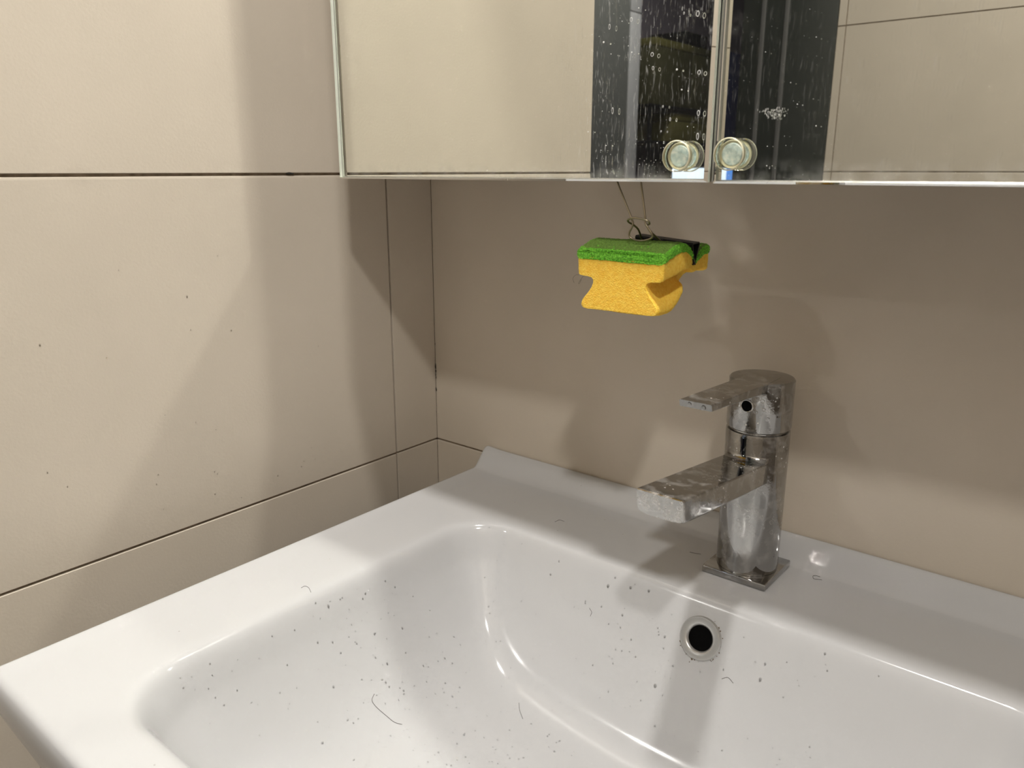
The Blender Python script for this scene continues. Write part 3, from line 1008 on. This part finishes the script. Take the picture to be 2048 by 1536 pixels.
pad_half = dens([(0.0, 0.86), (0.0352, 0.865), (0.0356, 0.90), (0.0356, 0.96), (0.0345, 0.995), (0.0320, 1.005), (0.0, 1.012)], 0.0009)
pad_loop = pad_half + [(-x, t_) for x, t_ in reversed(pad_half[1:-1])]
rs_ = random.Random(5)
def sponge_shell(name, loop, jit, mt, gm):
    vs, fs = [], []
    n_ = len(loop)
    if gm == 0:
        capr = list(range(len(hp)))
        ntop = n_ - (2 * len(hp) - 1)
        mirror_of = {k: (0 if k == 0 else n_ - k) for k in capr}
        toprun = lambda k: len(hp) <= k < len(hp) + ntop
    else:
        capr = list(range(len(pad_half)))
        mirror_of = {k: (k if k in (0, len(pad_half) - 1) else n_ - k) for k in capr}
        toprun = lambda k: False
    for s in range(NS + 1):
        f_ = s / NS
        T, B = samp(TOP, f_), samp(BOT, f_)
        sh = sampv(BSH, f_)
        e_ = min(f_, 1 - f_) * 0.075
        tuck = 0.0008 * max(0.0, 1 - e_ / 0.0012)
        pin = math.exp(-((f_ - 0.62) / 0.10) ** 2)
        for x, t_ in loop:
            tt = t_
            # pinch: the top is drawn up around the clip on the right, less on the left
            p = B.lerp(T, t_)
            xx = x * (1 - tuck / 0.03) + sh * max(0.0, 0.60 - t_) / 0.60
            z_ = p.y + (0.5 - t_) * tuck
            if t_ > 0.5:
                z_ += pin * 0.0045 * max(0.0, min(1.0, (-0.010 - x) / 0.02)) * (t_ - 0.5) * 2
            v = Vector((xx, p.x, z_)) + Vector((0, SO.y * -1, -SO.z))
            q = Vector((rs_.uniform(-1, 1), rs_.uniform(-1, 1), rs_.uniform(-1, 1))) * jit + noise.noise_vector(v * 55) * 0.0006
            if s in (0, NS) and gm == 0:
                q.y = 0.0
            vs.append(v + q)
    for s in range(NS):
        for k in range(n_):
            fs.append((s * n_ + k, s * n_ + (k + 1) % n_, (s + 1) * n_ + (k + 1) % n_, (s + 1) * n_ + k))
    bm = bmesh.new()
    bv = [bm.verts.new(v) for v in vs]
    for f in fs:
        bm.faces.new([bv[i] for i in f])
    right = [k for k in range(n_) if loop[k][0] >= 0]
    for base_, sgn in ((0, -1), (NS * n_, 1)):
        rows_ = []
        NC = 26
        for kr in capr:
            kl = mirror_of[kr]
            a_, c_ = bv[base_ + kr], bv[base_ + kl]
            if kr == kl:
                rows_.append([a_])
                continue
            row = [a_]
            for q in range(1, NC):
                p = a_.co.lerp(c_.co, q / NC) + Vector((0, rs_.uniform(-1, 1), rs_.uniform(-1, 1))) * (jit if gm else 0.0)
                row.append(bm.verts.new(p))
            row.append(c_)
            rows_.append(row)
        for r0, r1 in zip(rows_, rows_[1:]):
            if len(r0) == 1 or len(r1) == 1:
                one, many = (r0[0], r1) if len(r0) == 1 else (r1[0], r0)
                for q in range(len(many) - 1):
                    bm.faces.new((one, many[q], many[q + 1]))
            else:
                for q in range(NC):
                    bm.faces.new((r0[q], r0[q + 1], r1[q + 1], r1[q]))
        # close the straight top run of the loop
        ti = [k for k in range(n_) if toprun(k)]
        if ti:
            bm.faces.new([bv[base_ + k] for k in [max(capr)] + ti + [mirror_of[max(capr)]]])
    o = bm_obj(name, bm, mt, sp, smooth=True)
    o.data.set_sharp_from_angle(angle=math.radians(55))
    return o
sponge_shell('foam_block', foam_loop, 0.00012, M['foam'], 0)
M['pad_top'] = M['pad'].copy()  # duller green for the upward faces of the pad
M['pad_top'].name = 'dull_green_scouring_fibre'
for e_, c_ in zip(next(n for n in M['pad_top'].node_tree.nodes if n.type == 'VALTORGB').color_ramp.elements, ((0.10, 0.20, 0.03, 1), (0.19, 0.36, 0.05, 1), (0.28, 0.48, 0.10, 1))):
    e_.color = c_
po = sponge_shell('scouring_pad', pad_loop, 0.00042, [M['pad'], M['pad_top']], 1)
for p in po.data.polygons:
    if p.normal.z > 0.55 and abs(p.center.x) < 0.0335 and p.center.y > -0.0310:
        p.material_index = 1
# loose fibres sticking out of the pad edge
bm = bmesh.new()
for k in range(420):
    f_ = rs_.random()
    side = rs_.choice([-1, 1, 0, 0])
    if side == 0:
        f_ = 0.0
        x = rs_.uniform(-0.035, 0.035)
        out = Vector((rs_.uniform(-.6, .6), -1, rs_.uniform(-.4, .8)))
    else:
        x = 0.0355 * side
        out = Vector((side, rs_.uniform(-.6, .6), rs_.uniform(-.4, .8)))
    t_ = rs_.uniform(0.875, 1.0)
    p = samp(BOT, f_).lerp(samp(TOP, f_), t_)
    v = Vector((x, p.x - SO.y, p.y - SO.z))
    tip = v + out.normalized() * rs_.uniform(0.0004, 0.0012)
    sd = out.cross(Vector((rs_.uniform(-1, 1), rs_.uniform(-1, 1), 1))).normalized() * 0.0001
    a, b2, c = bm.verts.new(v - sd), bm.verts.new(v + sd), bm.verts.new(tip)
    d_ = bm.verts.new(v + out.normalized().cross(sd))
    for q in ((a, b2, c), (b2, d_, c), (d_, a, c)):
        bm.faces.new(q)
o = bm_obj('pad_fibre', bm, M['pad'], sp)
o['kind'] = 'stuff'

# ------------------------------------------------------------------ two binder clips with interlocked wire handles
def clip_body(bm, x0, x1, prof, dz):
    """prof: outline of the bent sheet in (y, z); dz: drop along x"""
    th = 0.00045
    P = [Vector((y, z)) for y, z in prof]
    outer, inner = [], []
    for i, p in enumerate(P):
        t_ = (P[min(i + 1, len(P) - 1)] - P[max(i - 1, 0)]).normalized()
        n_ = Vector((-t_.y, t_.x)) * th
        outer.append(p + n_)
        inner.append(p - n_)
    loop = outer + inner[::-1]
    a = [bm.verts.new((x0, p.x, p.y)) for p in loop]
    b2 = [bm.verts.new((x1, p.x, p.y + dz)) for p in loop]
    n_ = len(loop)
    for k in range(n_):
        bm.faces.new((a[k], a[(k + 1) % n_], b2[(k + 1) % n_], b2[k]))
    bm.faces.new(a[::-1])
    bm.faces.new(b2)

clip = thing('binder_clip', 'black binder clip pinching the green side of the sponge', 'clip', (0.352, -0.1155, -0.050), 'binder clips')
CO = Vector(clip.location)
bm = bmesh.new()
prof = [(-0.1178, -0.0570), (-0.1166, -0.0562), (-0.1172, -0.0545), (-0.1190, -0.0490), (-0.1206, -0.0432), (-0.1200, -0.0424), (-0.1110, -0.0420), (-0.1104, -0.0428), (-0.1130, -0.0490), (-0.1152, -0.0545), (-0.1156, -0.0562), (-0.1146, -0.0570)]
clip_body(bm, 0.3290 - CO.x, 0.3750 - CO.x, [(y - CO.y, z - CO.z) for y, z in prof], -0.0034)
bm_obj('clip_body', bm, M['clip_black'], clip)
LO = [(0.3377, -0.1215, -0.0520), (0.3374, -0.1235, -0.0475), (0.3371, -0.126, -0.0432), (0.3391, -0.134, -0.0369), (0.3392, -0.1405, -0.0335), (0.3387, -0.1465, -0.0312), (0.3401, -0.15, -0.0293), (0.3454, -0.1525, -0.0277), (0.3528, -0.1535, -0.0281), (0.3572, -0.1525, -0.0295), (0.3562, -0.149, -0.0315), (0.3505, -0.1425, -0.0332), (0.3508, -0.136, -0.0382), (0.3521, -0.126, -0.0443), (0.3527, -0.1225, -0.0480), (0.3530, -0.1212, -0.0520)]
bm = bmesh.new()
add_tube(bm, [p - CO for p in catmull(LO, 8)], 0.0007, 10)
bm_obj('wire_handle', bm, M['wire'], clip, smooth=True)['label'] = 'bronze coloured wire handle'

clip2 = thing('binder_clip', 'upper binder clip, its bronze wire handle hanging below the mirror edge', 'clip', (0.337, -0.1480, 0.006), 'binder clips')
CO = Vector(clip2.location)
bm = bmesh.new()
prof = [(-0.1502, 0.0152), (-0.1493, 0.0142), (-0.1502, 0.0120), (-0.1532, 0.0022), (-0.1526, 0.0014), (-0.1452, 0.0014), (-0.1446, 0.0022), (-0.1463, 0.0120), (-0.1469, 0.0142), (-0.1460, 0.0152)]
clip_body(bm, 0.3170 - CO.x, 0.3560 - CO.x, [(y - CO.y, z - CO.z) for y, z in prof], 0.0)
bm_obj('clip_body', bm, M['clip_black'], clip2)
UP = [(0.3235, -0.1448, 0.0130), (0.3254, -0.1440, 0.0040), (0.3276, -0.1455, -0.0041), (0.3346, -0.1466, -0.0165), (0.3415, -0.1478, -0.0287), (0.3428, -0.148, -0.0326), (0.3399, -0.1475, -0.0381), (0.3405, -0.147, -0.0414), (0.3441, -0.1465, -0.0429), (0.3485, -0.1462, -0.0434), (0.3538, -0.1462, -0.0424), (0.3573, -0.1465, -0.0406), (0.3572, -0.1472, -0.0379), (0.3545, -0.148, -0.0341), (0.3526, -0.148, -0.0309), (0.3521, -0.1478, -0.0277), (0.3492, -0.1466, -0.0155), (0.3464, -0.1455, -0.0039), (0.3452, -0.1440, 0.0040), (0.3447, -0.1448, 0.0130)]
bm = bmesh.new()
add_tube(bm, [p - CO for p in catmull(UP, 8)], 0.0007, 10)
bm_obj('wire_handle', bm, M['wire'], clip2, smooth=True)['label'] = 'bronze coloured wire handle'

# ------------------------------------------------------------------ things glimpsed in the dark corridor, and an unseen added lamp
t = thing('tall_cabinet', 'tall dark grey cabinet with a lighter grey side post, reflected in the left mirror door', 'cabinet', (-1.45, -2.6, FLOOR))
def tbox(t, name, x0, x1, y0, y1, z0, z1, mt, bevel=0.002):
    l = Vector(t.location)
    return box(name, x0 - l.x, x1 - l.x, y0 - l.y, y1 - l.y, z0 - l.z, z1 - l.z, mt, t, bevel)
M['cab_dark'] = simple('charcoal_laminate', (0.16, 0.165, 0.155), 0.5)
M['post'] = simple('light_grey_post', (0.50, 0.50, 0.51), 0.5)
tbox(t, 'carcass', -1.599, -1.302, -2.855, -1.90, FLOOR + 0.001, 1.10, M['cab_dark'])
tbox(t, 'side_post', -1.599, -1.300, -2.945, -2.856, FLOOR + 0.001, 0.655, M['post'])
tbox(t, 'side_post', -1.599, -1.300, -2.945, -2.856, 0.66, 1.10, M['post'])
t = thing('storage_rack', 'black open rack carrying olive boxes, glimpsed in the mirror', 'rack', (-1.45, -3.48, FLOOR))
for yy in (-3.09, -3.80):
    for xx in (-1.58, -1.32):
        tbox(t, 'leg', xx - 0.008, xx + 0.008, yy - 0.008, yy + 0.008, FLOOR + 0.001, 0.30, M['speaker'], 0.001)
for z in (0.125, 0.286):
    tbox(t, 'shelf', -1.59, -1.31, -3.81, -3.08, z, z + 0.012, M['speaker'], 0.001)
def obox(name, label, cat, x0, x1, y0, y1, z0, z1, mt, group=None, lid=None):
    t = thing(name, label, cat, ((x0 + x1) / 2, (y0 + y1) / 2, z0), group)
    tbox(t, 'box_body', x0, x1, y0, y1, z0, z1 - 0.035, mt, 0.004)
    tbox(t, 'lid', x0 - 0.003, x1 + 0.003, y0 - 0.003, y1 + 0.003, z1 - 0.034, z1, lid or mt, 0.004)
    return t
G = 'olive boxes on the corridor rack'
obox('storage_box', 'olive box with a paler lid on the rack below the black loudspeaker', 'box', -1.57, -1.33, -3.50, -3.13, 0.2985, 0.590, M['olive_dark'], G, M['olive'])
obox('storage_box', 'dark olive box on the rack beside the gap between the mirror doors', 'box', -1.57, -1.33, -3.80, -3.51, 0.2985, 0.590, M['olive_dark'], G)
obox('storage_box', 'low olive box on the lower shelf of the rack, reflected above the left knob', 'box', -1.57, -1.33, -3.78, -3.32, 0.1375, 0.270, M['olive'], G)
t = thing('loudspeaker', 'small black loudspeaker lying on top of the olive boxes', 'loudspeaker', (-1.45, -3.56, 0.590))
tbox(t, 'enclosure', -1.55, -1.34, -3.67, -3.44, 0.5905, 0.655, M['speaker'], 0.008)
bm = bmesh.new()
add_lathe(bm, [(0.0, 0.004), (0.020, -0.002), (0.026, 0.003), (0.029, 0.0)], frame_at((-1.3395 + 1.45, -3.62 + 3.56, 0.033), (1, 0, 0)), 24, False, False)
bm_obj('cone', bm, M['dark_strip'], t, smooth=True)
t = thing('locker', 'narrow navy blue locker in the corridor, reflected beside the right mirror knob', 'locker', (-1.45, -3.94, FLOOR))
tbox(t, 'carcass', -1.599, -1.320, -4.07, -3.815, FLOOR + 0.001, 0.605, M['navy'])
tbox(t, 'door', -1.3195, -1.302, -4.065, -3.82, FLOOR + 0.03, 0.60, M['navy'])
t = thing('glowing_screen', 'bright pale blue screen glowing behind the mirror knobs at the mirror bottom', 'screen', (-1.27, -3.6, FLOOR))
tbox(t, 'panel', -1.27, -1.255, -3.90, -3.20, -0.40, 0.016, M['speaker'])
tbox(t, 'lit_area', -1.2549, -1.2525, -3.80, -3.21, -0.39, 0.013, M['screen'], 0.0005)
tbox(t, 'lit_area', -1.2549, -1.2525, -3.89, -3.802, -0.39, 0.013, M['screen_blue'], 0.0005)
tbox(t, 'stand', -1.275, -1.25, -3.60, -3.50, FLOOR + 0.01, -0.40, M['speaker'])
tbox(t, 'stand_foot', -1.30, -1.12, -3.72, -3.38, FLOOR + 0.001, FLOOR + 0.012, M['speaker'])
t = thing('ceiling_downlight', 'white round ceiling downlight, unseen, added to brighten the corridor beyond the doorway', 'lamp', (-0.75, -2.7, CEIL), 'ceiling downlights')  # unseen lamp added so the corridor objects are lit
bm = bmesh.new()
add_lathe(bm, [(0.056, -0.001), (0.058, -0.006), (0.066, -0.008), (0.070, -0.005), (0.070, 0.0)], Matrix(), 48, False, False)
bm_obj('trim_ring', bm, M['cabinet'], t, smooth=True)
ld = bpy.data.lights.new('downlight_lamp', 'AREA')
ld.shape = 'DISK'
ld.size = 0.11
ld.energy = 9.0
ld.color = (1.0, 0.97, 0.93)
lo = bpy.data.objects.new('downlight_lamp', ld)
col.objects.link(lo)
lo.parent = t
lo.location = (0, 0, -0.004)


# ------------------------------------------------------------------ water droplets and stray hairs
BASIN_DROPS = [(0.3175, -0.1224, 0.00129), (0.3376, -0.1204, 0.00112), (0.3537, -0.1193, 0.0011), (0.322, -0.1191, 0.0008), (0.3362, -0.1292, 0.00088), (0.3757, -0.1305, 0.00094), (0.3706, -0.1306, 0.00055), (0.337, -0.133, 0.00064), (0.3261, -0.1334, 0.00065), (0.3775, -0.1454, 0.00135), (0.3487, -0.1352, 0.00072), (0.3375, -0.14, 0.00065), (0.3431, -0.1396, 0.00064), (0.3558, -0.1396, 0.00072), (0.316, -0.1292, 0.00065), (0.291, -0.1326, 0.00058), (0.3771, -0.1236, 0.00047), (0.3769, -0.1339, 0.00063), (0.4262, -0.1329, 0.00061), (0.3851, -0.1472, 0.00055), (0.3406, -0.1539, 0.00065), (0.3211, -0.1478, 0.00074), (0.3685, -0.1289, 0.00055), (0.1891, -0.2356, 0.00074), (0.1725, -0.2619, 0.00064), (0.1787, -0.2691, 0.00056), (0.1854, -0.2624, 0.0008), (0.1782, -0.279, 0.00064), (0.206, -0.2705, 0.0008), (0.2104, -0.257, 0.00049), (0.2014, -0.281, 0.00048), (0.2174, -0.2678, 0.00065), (0.2094, -0.2324, 0.00075), (0.2177, -0.2372, 0.00058), (0.2124, -0.2101, 0.00076), (0.211, -0.1891, 0.00061), (0.1989, -0.2621, 0.00089), (0.2522, -0.1728, 0.00069), (0.252, -0.1825, 0.00052), (0.2999, -0.1743, 0.0005), (0.1696, -0.2937, 0.00104), (0.1665, -0.303, 0.00083), (0.1714, -0.3266, 0.00061), (0.1699, -0.345, 0.0006), (0.1718, -0.3036, 0.00055), (0.1702, -0.3086, 0.00048), (0.1692, -0.2796, 0.00063), (0.178, -0.3118, 0.00076), (0.1804, -0.2999, 0.0007), (0.1853, -0.2965, 0.00077), (0.1797, -0.3407, 0.00068), (0.1816, -0.285, 0.00049), (0.1735, -0.2768, 0.00049), (0.1714, -0.3745, 0.00046), (0.172, -0.3944, 0.00052), (0.1812, -0.3932, 0.00059), (0.1747, -0.3995, 0.00046), (0.1791, -0.3814, 0.00053), (0.1866, -0.3712, 0.0004), (0.1967, -0.3781, 0.0004), (0.2088, -0.2695, 0.00065), (0.1874, -0.2784, 0.0005), (0.4537, -0.1316, 0.0011), (0.4546, -0.1271, 0.00079), (0.4688, -0.1245, 0.00054), (0.5279, -0.1193, 0.00047), (0.4718, -0.1337, 0.00055), (0.4546, -0.1484, 0.00056)]
WALL_DROPS = [(-0.291, -0.0989, 0.00081), (-0.2909, -0.1272, 0.00054), (-0.2805, -0.1547, 0.00036), (-0.2594, -0.0673, 0.00045), (-0.2532, -0.1334, 0.00072), (-0.2974, -0.1579, 0.00036), (-0.2731, -0.179, 0.00045), (-0.2954, -0.2086, 0.00045), (-0.2774, -0.2196, 0.00045), (-0.2726, -0.2312, 0.00045), (-0.242, -0.2099, 0.00036), (-0.2507, -0.2348, 0.00036), (-0.3336, -0.2454, 0.00063), (-0.2827, -0.2583, 0.00054), (-0.2803, -0.2611, 0.00054), (-0.2185, -0.2819, 0.00054), (-0.1874, -0.276, 0.00045), (-0.1908, -0.2808, 0.00045), (-0.174, -0.2775, 0.00045), (-0.1776, -0.2645, 0.00045), (-0.1782, -0.2205, 0.00045), (-0.1612, -0.1632, 0.00054), (-0.167, -0.168, 0.00045), (-0.2102, -0.0729, 0.00045), (-0.2164, -0.2016, 0.00036), (-0.1235, -0.255, 0.00036), (-0.3232, -0.2269, 0.00045), (-0.2465, -0.2164, 0.00036), (-0.4084, -0.1206, 0.0008), (-0.3446, -0.0716, 0.0005), (-0.4172, -0.2181, 0.0006), (-0.4049, -0.2335, 0.0006), (-0.3626, -0.1384, 0.0005), (-0.3217, -0.1955, 0.0005), (-0.336, -0.2533, 0.0006), (-0.2846, -0.2793, 0.0006), (-0.2589, -0.2913, 0.0005), (-0.3328, -0.2773, 0.0005)]
def drop_mesh():
    bm = bmesh.new()
    bmesh.ops.create_uvsphere(bm, u_segments=14, v_segments=10, radius=1.0)
    bmesh.ops.delete(bm, geom=[v for v in bm.verts if v.co.z < -0.05], context='VERTS')
    for v in bm.verts:
        v.co.z *= 0.55
        v.co.y *= 1.25 - 0.25 * v.co.y * 0.6          # a little heavier at the lower end
        v.co.x *= 0.85
    me = bpy.data.meshes.new('water_droplet')
    bm.to_mesh(me)
    bm.free()
    me.materials.append(M['water'])
    for p in me.polygons:
        p.use_smooth = True
    return me
DROP = drop_mesh()
rd = random.Random(9)
def place_drop(p, n, r, label, group):
    o = bpy.data.objects.new('water_droplet', DROP)
    col.objects.link(o)
    n = Vector(n).normalized()
    down = Vector((0, 0, -1)) - n * (-n.z)
    if down.length < 0.05:
        down = Vector((rd.uniform(-1, 1), rd.uniform(-1, 1), 0))
    yv = (-down).normalized()
    xv = yv.cross(n)
    mw = Matrix((xv, yv, n)).transposed().to_4x4() @ Matrix.Diagonal((r * rd.uniform(0.85, 1.1), r * rd.uniform(0.85, 1.2), r * rd.uniform(0.7, 1.0), 1))
    mw.translation = Vector(p)
    o.matrix_world = mw
    tag(o, label, 'droplet', group)
for x, y, r in BASIN_DROPS:
    place_drop((x, y, surf_z(x, y)), surf_n(x, y), r, 'clear water droplet clinging to the inside of the white basin', 'water droplets in the basin')
for y, z, r in WALL_DROPS:
    place_drop((0.0, y, z), (1, 0, 0), r, 'tiny water droplet on the beige tiles of the left wall', 'water droplets on the left wall')
# fine spray: beads too small and too many to count
bm = bmesh.new()
for k in range(520):
    if k < 330:
        x, y = rd.uniform(0.185, 0.34), rd.uniform(-0.36, -0.19)
    elif k < 470:
        x, y = rd.uniform(0.18, 0.50), rd.uniform(-0.17, -0.118)
    else:
        x, y = rd.uniform(0.168, 0.19), rd.uniform(-0.42, -0.2)
    r = rd.choice([0.00025, 0.00035, 0.0005, 0.0007]) * rd.uniform(0.7, 1.1)
    n = surf_n(x, y)
    f_ = frame_at((x, y, surf_z(x, y)), n)
    bmesh.ops.create_icosphere(bm, subdivisions=2, radius=r, matrix=f_ @ Matrix.Diagonal((rd.uniform(0.8, 1.3), rd.uniform(0.8, 1.3), 0.5, 1)))
for v in bm.verts:
    v.co -= Vector(basin.location)
o = bm_obj('water_spray', bm, M['water'], basin, smooth=True)
o['label'] = 'fine spray of tiny water beads'
o['kind'] = 'stuff'
tip_y = FY - 0.1124
place_drop((FX - 0.0045, tip_y, FZ + HT + 0.0028), (0, -1, 0), 0.0014, 'clear water droplet on the tip of the faucet lever, left of the two', 'droplets on the lever tip')
place_drop((FX + 0.0055, tip_y, FZ + HT + 0.0020), (0, -1, 0), 0.0017, 'clear water droplet on the tip of the faucet lever, right of the two', 'droplets on the lever tip')

def hair(pts, label, zf=surf_z, r=0.00013):
    P = [Vector((p[0], p[1], zf(p[0], p[1]) + 0.0003)) if len(p) == 2 else Vector(p) for p in pts]
    c = catmull(P, 6)
    if len(pts[0]) == 2:
        for v in c:
            v.z = zf(v.x, v.y) + 0.0002
    bm = bmesh.new()
    add_tube(bm, c, r, 6)
    o = bm_obj('hair', bm, M['hair'], smooth=True)
    tag(o, label, 'hair', 'stray hairs')
hair([(0.2078, -0.2839), (0.2099, -0.2883), (0.2137, -0.2878), (0.2212, -0.284), (0.2268, -0.2812), (0.2306, -0.2769)], 'long curved dark hair lying on the floor of the basin', r=0.00016)
hair([(0.1495, -0.3033), (0.1494, -0.2999), (0.1534, -0.2992), (0.1596, -0.3017)], 'short hooked hair on the left rim of the washbasin')
hair([(0.2725, -0.184), (0.277, -0.1888), (0.2847, -0.1941)], 'short slightly bent hair low in the middle of the basin')
hair([(0.4266, -0.1356), (0.4309, -0.1346), (0.4355, -0.1355)], 'short arched hair below and right of the overflow ring', r=0.00016)
hair([(0.3565, -0.0559), (0.3602, -0.0552), (0.3655, -0.0534)], 'short wavy hair on the basin deck, just left of the faucet base plate')
hair([(0.4574, -0.0282), (0.4542, -0.0285), (0.4525, -0.0305), (0.4545, -0.0345), (0.4575, -0.0335), (0.4604, -0.0325)], 'curled hair like a letter e, right of the faucet base plate', r=0.00016)
hair([(0.2316, -0.0806), (0.2324, -0.0745), (0.2378, -0.0742)], 'short arched hair on the shaded deck behind the basin rim')
hair([(0.3053, -0.1312), (0.3083, -0.1321), (0.308, -0.1335)], 'tiny curved hair on the rear wall of the basin')
hair([(0.3005, -0.1500, -0.0703), (0.2972, -0.1500, -0.0708), (0.2950, -0.1500, -0.0735), (0.2962, -0.1500, -0.0765)], 'thin arched hair sticking out left of the yellow sponge', r=0.0001)
hair([(0.3060, -0.1500, -0.0700), (0.3036, -0.1500, -0.0715), (0.3008, -0.1500, -0.0752), (0.3000, -0.1500, -0.0765), (0.3008, -0.1500, -0.0766), (0.3026, -0.1500, -0.0735)], 'thin looped hair in the left groove of the yellow sponge', r=0.0001)
